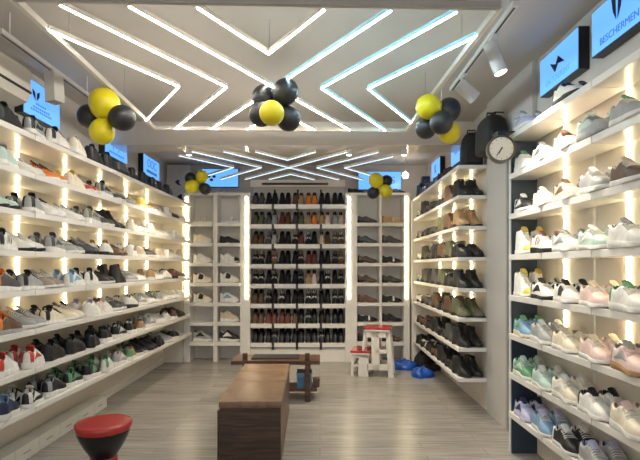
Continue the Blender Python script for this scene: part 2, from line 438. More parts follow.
for r, (z, row) in enumerate(zip(RZ, DROWS)):
    for i, c in enumerate(row.split()):
        if c == '-': continue
        y = 4.868 + .318*i + random.uniform(-.012, .012)
        base = R(-79) + R(random.uniform(-4, 4))
        for q, d in ((0, -.062), (1, .058)):
            x = 1.475 + .008*(y-4.7) + d - .01
            make_shoe(c, place(x, y + random.uniform(-.012, .012), z+.0005, base+R(random.uniform(-2, 2)), 1.13),
                      f'{"aisle-side" if q == 0 else "wall-side"} one, {ORD[i+1]} pair from clock, {ORD[r+1]} shelf down',
                      f'dark shoes on shelf {r+1} of the right wall', 1)

nr = empty('shoe_rack', (XR, 3.0, 0), 'white lit sneaker rack on the right wall with navy end panel, nearest the shop front', 'shelving rack')
YE = 3.67
pw('back_panel', MB().box(1.622, XR-.001, 1.6, YE, 0, 2.36), PANEL, nr)
pw('end_panel', MB().box(1.425, XR-.001, YE, YE+.025, 0, 2.40), WHITE, nr)
pw('end_panel', MB().box(1.432, 1.621, YE-.012, YE-.0005, 0, 2.36), NAVY, nr)
bb = [YE-.016, 3.12, 2.56, 2.0, 1.6]
def xn(y): return 1.405 + .012*(YE-y)
for z in RZ:
    for b, a in zip(bb, bb[1:]):
        b -= .003; a += .003
        pw('shelf', MB().prism([(xn(a), a), (1.606, a), (1.606, b), (xn(b), b)], z-.04, z, 'z'), WHITE, nr, bevel=.003)
for y in (3.23, 2.57, 1.91):
    pw('led_strip', MB().box(1.611, 1.622, y-.006, y+.006, 1.0, 2.33), LEDW, nr)
pw('divider', MB().box(1.611, 1.622, 2.885, 2.90, .36, 2.33), WHITE, nr)
NROWS = [
 "lgwRv - wkkLx - -",
 "wGwRn wdwLv pbwLx gmgRv gGwLn",
 "kwwLv cewLn ebwLv gwwRn bewLn",
 "wywHt wMkRb wgwLv mwwLv wgwRn",
 "wywHt wkkLv wkwLp pewLn wGwRh",
 "BGcRv gswRn cewLn pewLn pgtRv",
 "GmwRv mwwLn cwwRv wkwLh cpwRn",
 "lnlLv BlwLn kwwLx glwRn gdwLn",
]
for r, (z, row) in enumerate(zip(RZ, NROWS)):
    for i, c in enumerate(row.split()):
        if c == '-': continue
        y = 3.475 - .296*i + random.uniform(-.006, .006)
        base = R(-90) + R(random.uniform(-3, 4))
        for q, d in ((0, -.053), (1, .053)):
            make_shoe(c, place(1.512+d, y + random.uniform(-.004, .004), z+.0005, base+R(random.uniform(-1.5, 1.5))),
                      f'{"aisle-side" if q == 0 else "wall-side"} one, {ORD[i+1]} pair from navy panel, {ORD[r+1]} shelf down',
                      f'sneakers on shelf {r+1} of the near right rack', 2)

# column panel between the two right racks
struct('trim_2', MB().box(1.60, XR, YE+.03, 4.695, 0, ZC), mat('column_panel', (.55, .53, .51), .4, noise=.02, scale=3))
dj = struct('trim_3', MB().box(1.583, 1.5995, 4.15, 4.18, 0, 2.3), ALU)
for z in (.75, 1.85):
    h = MB().lathe([(.008, 0), (.008, .10)], 10, Matrix.Translation((1.586, 4.13, z)))
    struct('trim_4', h, ALU)

# ------------------------------------------------------------------ back wall cabinets
YF = 7.15
def cabinet(x0, x1, label):
    c = empty('display_cabinet', ((x0+x1)/2, YF, 0), label, 'shelving cabinet')
    return c
lc = cabinet(-1.99, -1.02, 'white back wall cabinet with single casual shoes, beside the left wall')
rc = cabinet(.37, 1.31, 'white back wall cabinet with single dark loafers, behind the step stool')
cc = cabinet(-1.02, .37, 'central back wall rack of slanted shelves for dress shoes')
BZ = [2.03, 1.735, 1.445, 1.155, .865, .58, .29]
for c, xs in ((lc, ((-1.90, -1.56), (-1.50, -1.165))), (rc, ((.54, .865), (.905, 1.22)))):
    X0, X1 = (-1.99, -1.02) if c is lc else (.37, 1.31)
    pw('back_panel', MB().box(X0, X1, 7.44, YB-.001, 0, 2.44), WHITE, c)
    pw('stile', MB().box(X0, xs[0][0], YF, 7.44, 0, 2.44), WHITE, c)
    pw('stile', MB().box(xs[1][1], X1, YF, 7.44, 0, 2.44), WHITE, c)
    pw('divider', MB().box(xs[0][1], xs[1][0], YF+.01, 7.44, 0, 2.44), WHITE, c)
    pw('cabinet_top', MB().box(X0, X1, YF, YB-.001, 2.44, 2.47), WHITE, c)
    for x0, x1 in xs:
        for z in BZ: pw('shelf', MB().box(x0, x1, YF-.03, 7.44, z-.05, z), WHITE, c, bevel=.003)
for c, x in ((lc, -1.945), (lc, -1.07), (rc, .425), (rc, 1.262)):
    pw('led_strip', MB().box(x-.012, x+.012, YF-.008, YF-.0005, .92, 2.41), LEDW, c)
# central rack
pw('back_panel', MB().box(-1.018, .368, 7.49, YB-.001, 0, 2.60), WHITE, cc)
pw('header_panel', MB().box(-1.018, .368, YF+.02, YF+.05, 2.56, 2.66), WHITE, cc)
pw('header_slot', MB().box(-.85, .12, YF+.008, YF+.02, 2.585, 2.615), mat('dark_wood_slot', (.06, .035, .025), .4), cc)
pw('plinth', MB().box(-1.018, .368, YF+.02, YF+.06, 0, .20), WHITE, cc)
RKZ = [2.235, 1.945, 1.655, 1.365, 1.075, .785, .495, .215]
TL = R(33)
for z in RKZ:
    for x0, x1 in ((-1.015, -.705), (-.668, -.355), (-.318, -.005), (.032, .366)):
        pw('shelf_lip', MB().box(x0, x1, YF-.012, YF+.012, z, z+.064), WHITE, cc, bevel=.002)
    Mr = Matrix.Translation((0, YF+.016, z+.012)) @ Matrix.Rotation(TL, 4, 'X')
    pw('slanted_shelf', MB().box(-1.015, .366, 0, .30, -.012, 0, Mr), WHITE, cc)
DARK = mat('dark_post', (.03, .026, .025), .4, noise=.05)
for x in (-.6865, -.3365, .0135): pw('post', MB().box(x-.013, x+.013, YF+.285, YF+.31, .2, 2.56), DARK, cc)
for z in RKZ:
    for x in (-.6865, -.3365, .0135): pw('bracket', MB().box(x-.0175, x+.0175, YF-.010, YF+.0135, z-.035, z+.064), DARK, cc)
RACK = [row.split() for row in (
 "d d k k k k b t O O k k k k", "o o d g M M d o t O t p g e", "b b d g k k k M k k e b d b", "k k k b k k k k M M k k k b",
 "k k k k k k k k t p k k k k", "b b k k k k k k k k k k k k", "b b M M M M b k k k k k k k", "k k k k k k k k k k k k k k")]
RL = [row.split() for row in (
 "k k k k k k b k k k k k k k", "k k k k b b k k k k k k k k", "k k g g k k p k w k k k e w", "e e k p k k k e k k k k g e",
 "e e k e k k k g k k k w k g", "k k g k w k k k w w k k g g", "k k k k b k b k g k k k k k", "k k k g k k k k k k g k k k")]
SC = 1.06
for r, z in enumerate(RKZ):
    for i in range(14):
        u, a = RACK[r][i], RL[r][i]
        x = -.965 + .0985*i + (.006 if i % 2 == 0 else -.006)
        c, s = math.cos(TL), math.sin(TL)
        rot = Matrix(((0, 1, 0), (-c, 0, -s), (-s, 0, c))).to_4x4()
        p = Vector((x, YF+.016, z+.012)) + Vector((0, c, s))*(.1375*SC+.012+random.uniform(0, .006)) + Vector((0, -s, c))*.001
        M = Matrix.Translation(p) @ rot @ Matrix.Rotation(R(random.uniform(-1.5, 1.5)), 4, 'Z') @ Matrix.Diagonal((SC, 1.10, 1.25, 1))
        so = 'k' if u in 'kdog' else 'b'
        make_shoe(u+a+so+('Ds' if a in 'wepgt' and u in 'kbdM' else 'Dn'), M, f'{ORD[i+1]} from the left, {ORD[r+1]} row down, central back rack', f'dress shoes in row {r+1} of the back rack', 1)

# single shoes in the side cabinets
def singles(cab, cols, z0s, codes, label):
    for k, (x0, x1) in enumerate(cols):
        for j, z in enumerate(z0s):
            c = codes[k][j]
            if c == '-': continue
            make_shoe(c, place((x0+x1)/2, 7.24+random.uniform(-.01, .01), z+.0005, R(random.uniform(-6, 4))) @ Matrix.Diagonal((1.06, 1.06, 1.32, 1)),
                      f'alone on {ORD[j+1]} shelf, {"left" if k == 0 else "right"} column, {label}', f'single shoes in the {label}', 1)
singles(lc, ((-1.90, -1.56), (-1.50, -1.165)), BZ,
        (["ctwSn", "cewLn", "wewLn", "ckwLp", "ckwLp", "-", "gkwRv"], ["wewSn", "kkkFn", "wkwLt", "wkwRp", "wBwLv", "eowRn", "kwwRv"]), 'left back cabinet')
singles(rc, ((.54, .865), (.905, 1.22)), BZ,
        (["dbkFn", "dwkDn", "bdkFn", "bwkDn", "MbbFn", "kwkFn", "kkkFn"], ["tetFn", "dkkDn", "kwkFn", "dokFn", "kwkFn", "kdkDn", "bkkFn"]), 'right back cabinet')
for x, c, w in ((-1.42, 'gwwSn', 'below the blue back sign'), (.55, 'kkkFn', 'at its outer end'), (1.15, 'kkkFn', 'beside the balloons')):
    make_shoe(c, place(x, 7.3, 2.4705, R(5)), f'on top of {"left" if x < 0 else "right"} back cabinet {w}', 'shoes on top of the back cabinets', 1)

# ------------------------------------------------------------------ ceiling chevron lights
def chevron(cx, cy, z, rot, lines, half, ends, label, wires, w=.0048):
    e = empty('chevron_ceiling_light', (cx, cy, z), label, 'ceiling light', 'chevron LED lights', rz=rot)
    x0, x1, y0, y1 = half
    def bar(p, q, h, wd):
        p, q = Vector((*p, 0)), Vector((*q, 0)); d = (q-p).normalized(); n = Vector((-d.y, d.x, 0))*wd
        mb = MB(); mb.prism([tuple((p+n)[:2]), tuple((q+n)[:2]), tuple((q-n)[:2]), tuple((p-n)[:2])], h[0], h[1], 'z'); return mb
    for nm, p, q, m in (('frame_bar', (x0, y0), (x1, y0), ALU), ('frame_bar', (x0, y1), (x1, y1), TRIM), ('frame_bar', (x0, y0), (x0, y1), TRIM), ('frame_bar', (x1, y0), (x1, y1), TRIM)):
        if nm and ends: part(nm, bar(p, q, (0, .035), .014), m, e)
    for pts, m in lines:
        for p, q in zip(pts, pts[1:]):
            pr = part('led_profile', bar(p, q, (.004, .03), w+.002), {'cool_led': COOLP}.get(m.name, TRIM), e)
            part('led_strip', bar(p, q, (-.001, .0035), w), m, pr)
    for x, y in wires: part('suspension_wire', MB().tube([(x, y, .03), (x, y, ZC-z)], .0022, 5), ALU, e)
    return e
V1, V2 = LEDN, LEDC
COOLP = mat('cool_halo_glow', (.5, .7, .75), .5, emit=(.14, .52, .66), es=.3, noise=0)  # glow added to profile sides to imitate the cyan halo of cool strips
LEDB = mat('pale_cool_led', (1, 1, 1), .5, emit=(.50, .76, 1), es=.95, noise=0)
L1 = [([(-.32, -1.1), (0, -.57)], V1), ([(0, -.57), (.32, -1.1)], V1),
      ([(-.66, -1.1), (0, 0)], V1), ([(0, 0), (.66, -1.1)], V2),
      ([(-.66, 1.1), (0, 0)], V1), ([(0, 0), (.66, 1.1)], V1),
      ([(-.32, 1.1), (0, .57)], V1), ([(0, .57), (.32, 1.1)], V1),
      ([(-1.0, -1.1), (-.345, 0), (-1.0, 1.1)], V1), ([(1.0, -1.1), (.345, 0), (1.0, 1.1)], V2),
      ([(-1.19, -.84), (-.69, 0), (-1.19, .84)], V1), ([(1.19, -.84), (.69, 0), (1.19, .84)], V2)]
chevron(-.335, 3.58, 2.70, R(1.9), L1, (-1.21, 1.21, -1.14, 1.14), True, 'white and cool LED chevron ceiling light nearest the shop front',
        [(-1.19, -.6), (-1.19, .3), (1.19, -.6), (1.19, .3), (0, -.5), (0, .5)])
k = .84/1.1
L2 = [([(x, y*k) for x, y in p], LEDB) for i, (p, m) in enumerate(L1)]
chevron(-.385, 6.1, 2.62, R(1.0), L2, (-1.21, 1.21, -.87, .87), False, 'LED chevron ceiling light further back beyond the ceiling beam',
        [(-.66, -.6), (.66, -.6), (-.66, .6), (.66, .6)], .0055)

# ------------------------------------------------------------------ track lights
SPOTW = mat('spot_white', (.62, .60, .57), .4, noise=.02)
SPOTE = mat('spot_lens', (1, 1, 1), .4, emit=(1, .88, .68), es=14, noise=0)
SPOTOFF = mat('spot_lens_off', (.6, .58, .55), .3, noise=0)
def track(x, y0, y1, z, label):
    e = empty('light_track', (x, y0, z), label, 'light track')
    part('rail', MB().box(-.018, .018, 0, y1-y0, 0, .03), SPOTW, e, bevel=.002)
    part('slot', MB().box(-.006, .006, .02, y1-y0-.02, -.001, .001), BLACK, e)
    for y in (.1, y1-y0-.1): part('rod', MB().tube([(0, y, .03), (0, y, ZC-z)], .004, 6), SPOTW, e)
    return e
track(1.10, 2.75, 4.1, 2.86, 'white light track hung below the ceiling at the right')
track(-1.90, 2.9, 4.1, 2.78, 'white light track hung below the ceiling at the left')
def spot(x, y, z, d, label, r=.04, L=.2, lit=True, power=60, arm=.10, square=False):
    """adapter hangs at (x,y,z) under the track, head points along d"""
    e = empty('track_spotlight', (x, y, z), label, 'spotlight', 'track spotlights')
    d = Vector(d).normalized(); q = d.to_track_quat('Z', 'Y').to_matrix().to_4x4()
    part('adapter', MB().box(-.014, .014, -.05, .05, -.026, -.002), SPOTW, e, bevel=.003)
    part('arm', MB().tube([(0, 0, -.02), (0, 0, -arm)], .008, 8), BLACK, e)
    c = Vector((0, 0, -arm)) - d*.0
    Mh = Matrix.Translation(c) @ q @ Matrix.Translation((0, 0, -L*.3))
    n = 4 if square else 24
    if square: Mh = Mh @ Matrix.Rotation(R(45), 4, 'Z')
    hd = part('head', MB().lathe([(r*.9, 0), (r, .006), (r, L), (r*.9, L), (r*.86, L-.012)], n, Mh), SPOTW, e, smooth=True, angle=35)
    part('lens', MB().lathe([(r*.85, L-.012), (r*.84, L-.010)], n, Mh), SPOTE if lit else SPOTOFF, hd)
    if lit:
        l = bpy.data.lights.new('spot_beam', 'SPOT'); l.energy = power; l.color = (1, .86, .66); l.spot_size = R(75); l.spot_blend = .6; l.shadow_soft_size = .035
        o = bpy.data.objects.new('spot_beam', l); COL.objects.link(o); o.parent = e
        o.matrix_local = Matrix.Translation(c + d*(L*.72)) @ (-d).to_track_quat('Z', 'Y').to_matrix().to_4x4()
    return e
spot(1.10, 3.12, 2.86, (.30, -.12, -.9), 'lit white cylinder spotlight on the right track', .042, .21)
spot(1.10, 3.75, 2.86, (.75, .1, -.6), 'white square spotlight on the right track, just above the balloons', .052, .17, lit=False, square=True)
spot(-1.90, 3.50, 2.78, (.06, -.02, -1), 'white square spotlight on the left track in front of the blue sign', .062, .22, lit=False, arm=.06, square=True)
# lamps added at the soffit's LED strip reflections; globe by the back wall
def downlight(x, y, z, label):
    e = empty('spotlight', (x, y, z), label, 'spotlight', 'lamps added at soffit reflections')  # added where the soffit only mirrors the back strips; no real fitting
    hs = part('housing', MB().lathe([(.03, 0), (.034, -.015), (.034, -.075), (.028, -.075), (.026, -.068)], 20), SPOTW, e, smooth=True, angle=35)
    part('lens', MB().lathe([(.0275, -.070), (.0275, -.074)], 20), SPOTE, hs)
    l = bpy.data.lights.new('spot_beam', 'SPOT'); l.energy = 45; l.color = (1, .85, .62); l.spot_size = R(110); l.spot_blend = .7; l.shadow_soft_size = .03
    o = bpy.data.objects.new('spot_beam', l); COL.objects.link(o); o.parent = e; o.location = (0, 0, -.09)
    return e
downlight(.32, 5.42, 2.70, 'small lamp added at a strip reflection under the ceiling beam, right of centre')
downlight(.93, 5.42, 2.70, 'small lamp added at a strip reflection under the ceiling beam, at its right end')
downlight(-1.45, 5.42, 2.70, 'small lamp added at a strip reflection under the ceiling beam, at its left end')
g = empty('globe_light', (1.22, 7.0, ZC), 'round white globe light near the back right corner', 'globe light')
part('stem', MB().tube([(0, 0, 0), (0, 0, -.215)], .006, 8), SPOTW, g)
part('globe', MB().lathe([(.008, .045)] + [(.045*math.sin(a), .045*math.cos(a)) for a in [math.pi*i/12 for i in range(1, 12)]] + [(.004, -.045)], 20, Matrix.Translation((0, 0, -.255))), SPOTE, g, smooth='all')
for x, y, w in ((.33, 2.72, 'nearer the middle'), (.80, 2.86, 'nearer the right track')):
    e = empty('recessed_downlight', (x, y, ZC), f'small black recessed downlight in the ceiling, {w}', 'downlight', 'recessed black downlights')
    part('ring', MB().lathe([(.055, 0), (.055, -.008), (.04, -.012), (.036, -.002)], 24), BLACK, e)

# ------------------------------------------------------------------ lit signs
def text(s, size, m, parent, loc, rot, nm='lettering', ext=.001):
    c = bpy.data.curves.new(nm, 'FONT'); c.body = s; c.size = size; c.align_x = 'CENTER'; c.align_y = 'CENTER'; c.extrude = ext
    t = bpy.data.objects.new('outline', c); COL.objects.link(t)
    me = bpy.data.meshes.new_from_object(t.evaluated_get(bpy.context.evaluated_depsgraph_get()))
    bpy.data.objects.remove(t); bpy.data.curves.remove(c)
    me.materials.clear(); me.materials.append(m); me.name = nm
    o = bpy.data.objects.new(nm, me); COL.objects.link(o); o.parent = parent; o.location = loc; o.rotation_euler = rot
    return o
def sign(side, y0, y1, z0, z1, label, xw=None, x01=None):
    """light box: side 'L','R' on a side wall, 'B' on the back wall. Sign-local axes: u along the face, z up"""
    D = .065
    if side == 'B':
        x0, x1 = x01; loc = ((x0+x1)/2, YB-.001, (z0+z1)/2); W = x1-x0; rz = 0
    elif side == 'L': loc = (XL+.001, (y0+y1)/2, (z0+z1)/2); W = y1-y0; rz = R(90)
    else: loc = (XR-.001, (y0+y1)/2, (z0+z1)/2); W = y1-y0; rz = R(-90)
    H = z1-z0
    e = empty('light_box_sign', loc, label, 'sign', 'blue lit brand signs', rz=rz)
    part('casing', MB().box(-W/2, W/2, -D, 0, -H/2, H/2), BLACK, e)
    lf = part('lit_face', MB().box(-W/2+.006, W/2-.006, -D-.004, -D, -H/2+.006, H/2-.006), SIGNBLUE, e)
    return lf, W, H, -D-.006
def poly(name, pts, m, e, y): return part(name, MB().prism(pts, y-.0015, y, 'y'), m, e)
RT = (R(90), 0, 0)
e, W, H, y = sign('R', 2.98, 3.50, 2.60, 2.86, 'blue lit sign with a black bow-tie mark, next to its black end face')
poly('logo', [(-.10, .045), (-.02, .012), (.012, .058), (.10, -.012), (.012, .006), (-.028, -.038)], SIGNINK, e, y)
text('ORTUSEIGHT', .055, mat('sign_pale_letter', (.05, .22, .5), .5, emit=(.085, .28, .8), es=.6, noise=0), e, (0, y, -.075), RT)
e, W, H, y = sign('R', 2.22, 2.835, 2.60, 2.86, 'blue lit sign with a narrow pointed black mark, nearest the shop front on the right')
for sx in (-1, 1): poly('logo', [(sx*.006-.06, -.025), (sx*.012-.06, .10), (sx*.05-.06, .11), (sx*.035-.06, .03)], SIGNINK, e, y)
text('BESCHERMEN', .056, SIGNTXT, e, (-.05, y, -.08), RT)
e, W, H, y = sign('R', 5.45, 5.87, 2.58, 2.84, 'blue lit sign above the dark shoe rack, next to the black bags')
text('W', .13, SIGNINK, e, (0, y, .02), RT); text('WAKAI', .05, SIGNTXT, e, (0, y, -.08), RT) if False else None
e, W, H, y = sign('R', 6.42, 6.90, 2.58, 2.84, 'blue lit sign above the dark shoe rack, beside the black speaker')
text('K', .16, SIGNINK, e, (0, y, .0), RT)
e, W, H, y = sign('L', 3.72, 4.24, 2.57, 2.86, 'blue lit sign with a black leaf mark behind the left spotlight')
for sx in (-1, 1): poly('logo', [(-.10+sx*.008, -.005), (-.10+sx*.012, .055), (-.10+sx*.05, .075), (-.10+sx*.045, .03)], SIGNINK, e, y)
for k, (w, z) in enumerate(((.16, -.03), (.24, -.06), (.30, -.085))):
    mb = MB()
    for j in range(int(w/.03)): mb.box(-.02-w/2+j*.03, -.02-w/2+j*.03+.02, y-.001, y, z-.007, z+.007)
    part('text_line', mb, SIGNTXT, e)
e, W, H, y = sign('L', 5.13, 5.72, 2.58, 2.84, 'blue lit sign with dark lettering between the left balloons and the back')
text('(U)', .15, SIGNTXT, e, (-.02, y, .03), RT); mb = MB()
for j in range(8): mb.box(-.2+j*.05, -.165+j*.05, y-.001, y, -.09, -.07)
part('text_line', mb, SIGNTXT, e)
e, W, H, y = sign('L', 6.25, 6.86, 2.58, 2.84, 'blue lit sign with ring lettering, furthest along the left wall')
text('OOC', .15, SIGNTXT, e, (0, y, .035), RT); mb = MB()
for j in range(9): mb.box(-.2+j*.045, -.17+j*.045, y-.001, y, -.085, -.05)
part('text_line', mb, SIGNINK, e)
e, W, H, y = sign('B', 0, 0, 2.60, 2.88, 'blue lit sign with dark dots on the back wall beside the left balloons', x01=(-1.80, -1.24))
for px, pz in ((-.17, .02), (-.09, .02), (-.13, -.03)): poly('logo', [(px+.028*math.cos(a), pz+.022*math.sin(a)) for a in [2*math.pi*i/10 for i in range(10)]], SIGNINK, e, y)
e, W, H, y = sign('B', 0, 0, 2.56, 2.84, 'blue lit sign on the back wall behind the right balloons', x01=(.58, 1.24))
text('S', .15, SIGNTXT, e, (.2, y, 0), RT)

# ------------------------------------------------------------------ balloons
def balloon_mb(r):
    prof = [(.002, r*1.02)]
    for i in range(1, 16):
        a = math.pi*i/17
        z = r*math.cos(a); rr_ = r*math.sin(a)
        if z < -.3*r: t = (-z/r-.3)/.7; z -= .16*r*t; 
        prof.append((rr_, z))
    prof.append((.010, -r*1.13))
    return prof
YEL = mat('yellow_latex', (.62, .52, .008), .38, noise=.03, scale=4, coat=0)
BLK = mat('black_latex', (.014, .015, .017), .42, noise=.03, scale=4, coat=0)
def cluster(cx, cy, cz, items, desc, ztop):
    its = [list(t) for t in items]
    for _ in range(400):
        for i, a in enumerate(its):
            for b in its[i+1:]:
                need = (a[3]+b[3])**2*1.0 - (a[0]-b[0])**2 - (a[1]-b[1])**2
                d = a[2]-b[2]
                if need > d*d:
                    g_ = (math.sqrt(need)-abs(d))*.26; sg = 1 if d >= 0 else -1
                    a[2] += sg*g_; b[2] -= sg*g_
    for dx, dz, dy, r, c, where in its:
        col = 'yellow' if c == 'y' else 'black'
        p = Vector((cx+dx, cy+dy, cz+dz)); d = (p - Vector((cx, cy, cz)))
        q = d.to_track_quat('Z', 'Y').to_matrix().to_4x4() if d.length > .01 else Matrix()
        e = empty('balloon', None, f'{col} balloon, {where} of {desc}', 'balloon', 'yellow and black balloons', M=Matrix.Translation(p) @ q)
        m = YEL if c == 'y' else BLK
        part('latex_body', MB().lathe(balloon_mb(r), 28), m, e, smooth='all')
        part('knot', MB().lathe([(.004, -r*1.12), (.008, -r*1.16), (.003, -r*1.165)], 10), m, e)
    s = link('balloon_string', MB().tube([(cx, cy, cz), (cx, cy+.005, ztop)], .0015, 5).mesh('balloon_string'), TRIM)
    tag(s, f'thin string holding up {desc}', 'string', 'balloon strings')
q = 3.57/490
cluster(-1.575, 3.58, 2.475, [(0, .115, 0, .110, 'y', 'topmost'), (-.160, .050, .11, .090, 'k', 'outer left one'), (.155, -.010, -.055, .092, 'k', 'outer right one'), (-.014, -.10, -.01, .089, 'y', 'lowest')], 'the cluster near the left sign', 2.70)
cluster(-.335, 3.5, 2.555, [(-.07, .072, .06, .088, 'k', 'upper left one'), (.092, .08, -.03, .092, 'k', 'upper right one'), (-.082, -.082, -.03, .086, 'k', 'lower left one'), (.105, -.085, .06, .09, 'k', 'lower right one'), (.010, -.125, -.20, .084, 'y', 'the front one')], 'the cluster in mid ceiling', 2.70)
cluster(.895, 3.6, 2.505, [(-.10, .066, 0, .09, 'y', 'upper left one'), (.068, .064, .07, .09, 'k', 'upper right one'), (-.022, -.075, -.075, .083, 'k', 'lower front one'), (-.09, -.06, .12, .08, 'k', 'rear one'), (.10, -.08, .168, .083, 'y', 'lower right one')], 'the cluster below the right spotlights', 2.70)
cluster(-1.50, 6.0, 2.415, [(.055, .082, 0, .076, 'y', 'upper right one'), (-.065, -.05, -.03, .082, 'y', 'lower left one'), (.09, -.07, .02, .072, 'k', 'lower right one'), (-.10, .07, .05, .07, 'k', 'rear one')], 'the cluster before the left back sign', 2.95)
cluster(.73, 6.0, 2.385, [(-.05, .06, -.02, .09, 'y', 'upper left one'), (.092, .065, .04, .072, 'k', 'upper right one'), (-.075, -.085, .02, .074, 'k', 'lower left one'), (.075, -.075, -.02, .08, 'y', 'lower right one')], 'the cluster before the right back sign', 2.95)

# ------------------------------------------------------------------ air conditioner, clock, bags, speaker, poster
AC = mat('ac_plastic', (.80, .75, .66), .35, noise=.02)
e = empty('air_conditioner', (XL+.001, 2.85, 2.54), 'cream wall air conditioner at the upper left corner', 'air conditioner')
prof = [(0, 0), (0, .29), (.20, .29), (.245, .25), (.255, .10), (.22, .03), (.14, 0)]
part('body', MB().prism([(a, b) for a, b in prof], -.45, .66, 'y'), AC, e, bevel=.006)
part('air_flap', MB().prism([(.15, -.006), (.235, .03), (.238, .024), (.155, -.012)], -.40, .61, 'y'), AC, e)
part('front_seam', MB().box(.2445, .2565, -.44, .655, .088, .104), BLACK, e)
part('outlet_slot', MB().prism([(.16, -.002), (.222, .026), (.222, .031), (.16, .004)], -.41, .62, 'y'), BLACK, e)
e = empty('wall_clock', (1.318, 3.575, 2.25), 'round white wall clock on a bracket in a thick dark rim', 'clock')
Mc = Matrix.Rotation(R(90), 4, 'X') 
Mc = Matrix.Rotation(R(-8), 4, 'Z') @ Mc
part('rim', MB().lathe([(.083, .028), (.086, .034), (.098, .032), (.101, .02), (.101, -.02), (.098, -.03), (.085, -.03)], 40, Mc), mat('clock_rim', (.10, .085, .07), .3, metal=.5), e, smooth=True, angle=40)
part('dial', MB().lathe([(.086, .024), (.086, .029)], 40, Mc), mat('clock_dial', (.62, .58, .52), .4, noise=.02), e)
mb = MB()
for k in range(12):
    a = 2*math.pi*k/12; mb.box(-.0015, .0015, .068, .079, .0295, .031, Mc @ Matrix.Rotation(a, 4, 'Z'))
part('hour_marks', mb, BLACK, e)
for nm, l, w, ang in (('hour_hand', .042, .004, 150), ('minute_hand', .062, .003, 145)):
    part(nm, MB().box(-w, w, -.012, l, .032, .034, Mc @ Matrix.Rotation(R(ang), 4, 'Z')), mat('clock_hand', (.05, .045, .04), .4), e)
part('hub', MB().lathe([(.006, .031), (.006, .037)], 12, Mc), BLACK, e)
part('bracket', MB().box(-.03, .118, -.02, .096, .118, .132).box(-.03, .03, -.025, .025, .096, .125), BLACK, e, bevel=.003)
def bag(x, y, z, w, d, h, rz, label):
    e = empty('backpack', (x, y, z), label, 'bag', 'black bags on the right rack', rz=rz)
    BAG = mat('black_fabric', (.016, .014, .014), .75, noise=.2, scale=60, bump=.3)
    mb = MB(); rows = []
    n = 24
    for t, f in ((0, .86), (.06, .97), (.3, 1), (.6, .97), (.82, .84), (.93, .62), (1, .3)):
        for j in range(n):
            a = 2*math.pi*j/n; cs, sn = math.cos(a), math.sin(a)
            rows.append((w/2*f*math.copysign(abs(cs)**.5, cs), d/2*f*math.copysign(abs(sn)**.55, sn), h*t))
    mb.add(rows, [(i*n+j, i*n+(j+1) % n, (i+1)*n+(j+1) % n, (i+1)*n+j) for i in range(6) for j in range(n)] + [tuple(range(n))[::-1], tuple(range(6*n, 7*n))])
    part('bag_body', mb, BAG, e, smooth=True, angle=60)
    part('front_pocket', MB().box(-w*.34, w*.34, -d/2-.02, -d/2+.02, h*.08, h*.5), BAG, e, bevel=.012)
    part('carry_handle', MB().tube([(-.04, 0, h-.012), (-.035, 0, h+.025), (.035, 0, h+.025), (.04, 0, h-.012)], .008, 8), BAG, e)
    return e
bag(1.492, 4.83, 2.37, .21, .20, .34, R(-6), 'black backpack standing on top of the right rack')
bag(1.475, 4.80, 2.37, .25, .16, .34, R(-4), 'black backpack on top of the right rack, nearest the clock') if False else None
hb = bag(1.485, 4.25, 2.37, .21, .34, .33, R(4), 'black bag hung on the column behind the clock')
part('wall_hook', MB().tube([(0, 0, .34), (.03, 0, .365), (.113, 0, .365)], .006, 8), BLACK, hb)
e = empty('speaker', (1.50, 6.98, 2.37), 'tall black speaker on top of the right rack below the blue sign', 'speaker')
cb = part('cabinet', MB().box(-.055, .055, -.06, .06, 0, .30), BLACK, e, bevel=.006)
for z in (.075, .215): part('driver_cone', MB().lathe([(.042, 0), (.038, .006), (.012, -.002), (.003, .004)], 20, Matrix.Translation((0, -.061, z)) @ Matrix.Rotation(R(90), 4, 'X')), mat('cone_grey', (.06, .06, .062), .5), cb, smooth=True)
e = empty('poster_board', (-2.10, 7.33, 2.471), 'pale grey poster board with two black marks, standing in the back left corner', 'poster')
part('board', MB().box(-.19, .17, -.012, 0, -.30, .44), mat('poster_paper', (.55, .53, .52), .35), e)
for cx, cz, rr_ in ((-.02, .17, .05), (.02, -.05, .055)):
    part('black_mark', MB().prism([(cx-rr_, cz+rr_*.3), (cx-rr_*.1, cz+rr_), (cx+rr_*.5, cz+rr_*.7), (cx+rr_*.3, cz), (cx+rr_, cz-rr_*.9), (cx-rr_*.2, cz-rr_*.5)], -.0145, -.0125, 'y'), SIGNINK, e)

# ------------------------------------------------------------------ bench, low table, stools, floor clutter
DKW = wood('walnut_board', (.036, .019, .011), (.095, .052, .031), (1.5, 14, 22))
TAN = wood('tan_leather', (.19, .108, .060), (.27, .160, .095), (4, 4, 4), rough=.38, scale=3)
RED_W = wood('reddish_lid', (.10, .05, .032), (.17, .085, .055), (18, 1.2, 10))
e = empty('bench', (-.505, 4.10, 0), 'long brown box bench with tan padded top in the aisle', 'bench', rz=R(1.0))
part('box_base', MB().box(-.213, .213, -.655, .655, .0, .40), DKW, e, bevel=.003)
part('side_trim', MB().box(.2135, .219, -.655, .655, .0, .40), RED_W, e)
part('end_board', MB().box(-.228, -.2135, -.655, .655, 0, .385), DKW, e)
for a, b in ((-.665, -.03), (-.026, .33), (.334, .665)):
    part('seat_cushion', MB().box(-.218, .225, a, b, .401, .452), TAN, e, bevel=.012, smooth=True)
DW = wood('dark_table_wood', (.055, .024, .012), (.145, .066, .034), (1.5, 16, 16))
e = empty('low_table', (-.46, 5.22, 0), 'low dark wooden table with lower shelf, between bench and dress shoe rack', 'table')
part('table_top', MB().box(-.455, .46, -.19, .19, .385, .425), DW, e, bevel=.004)
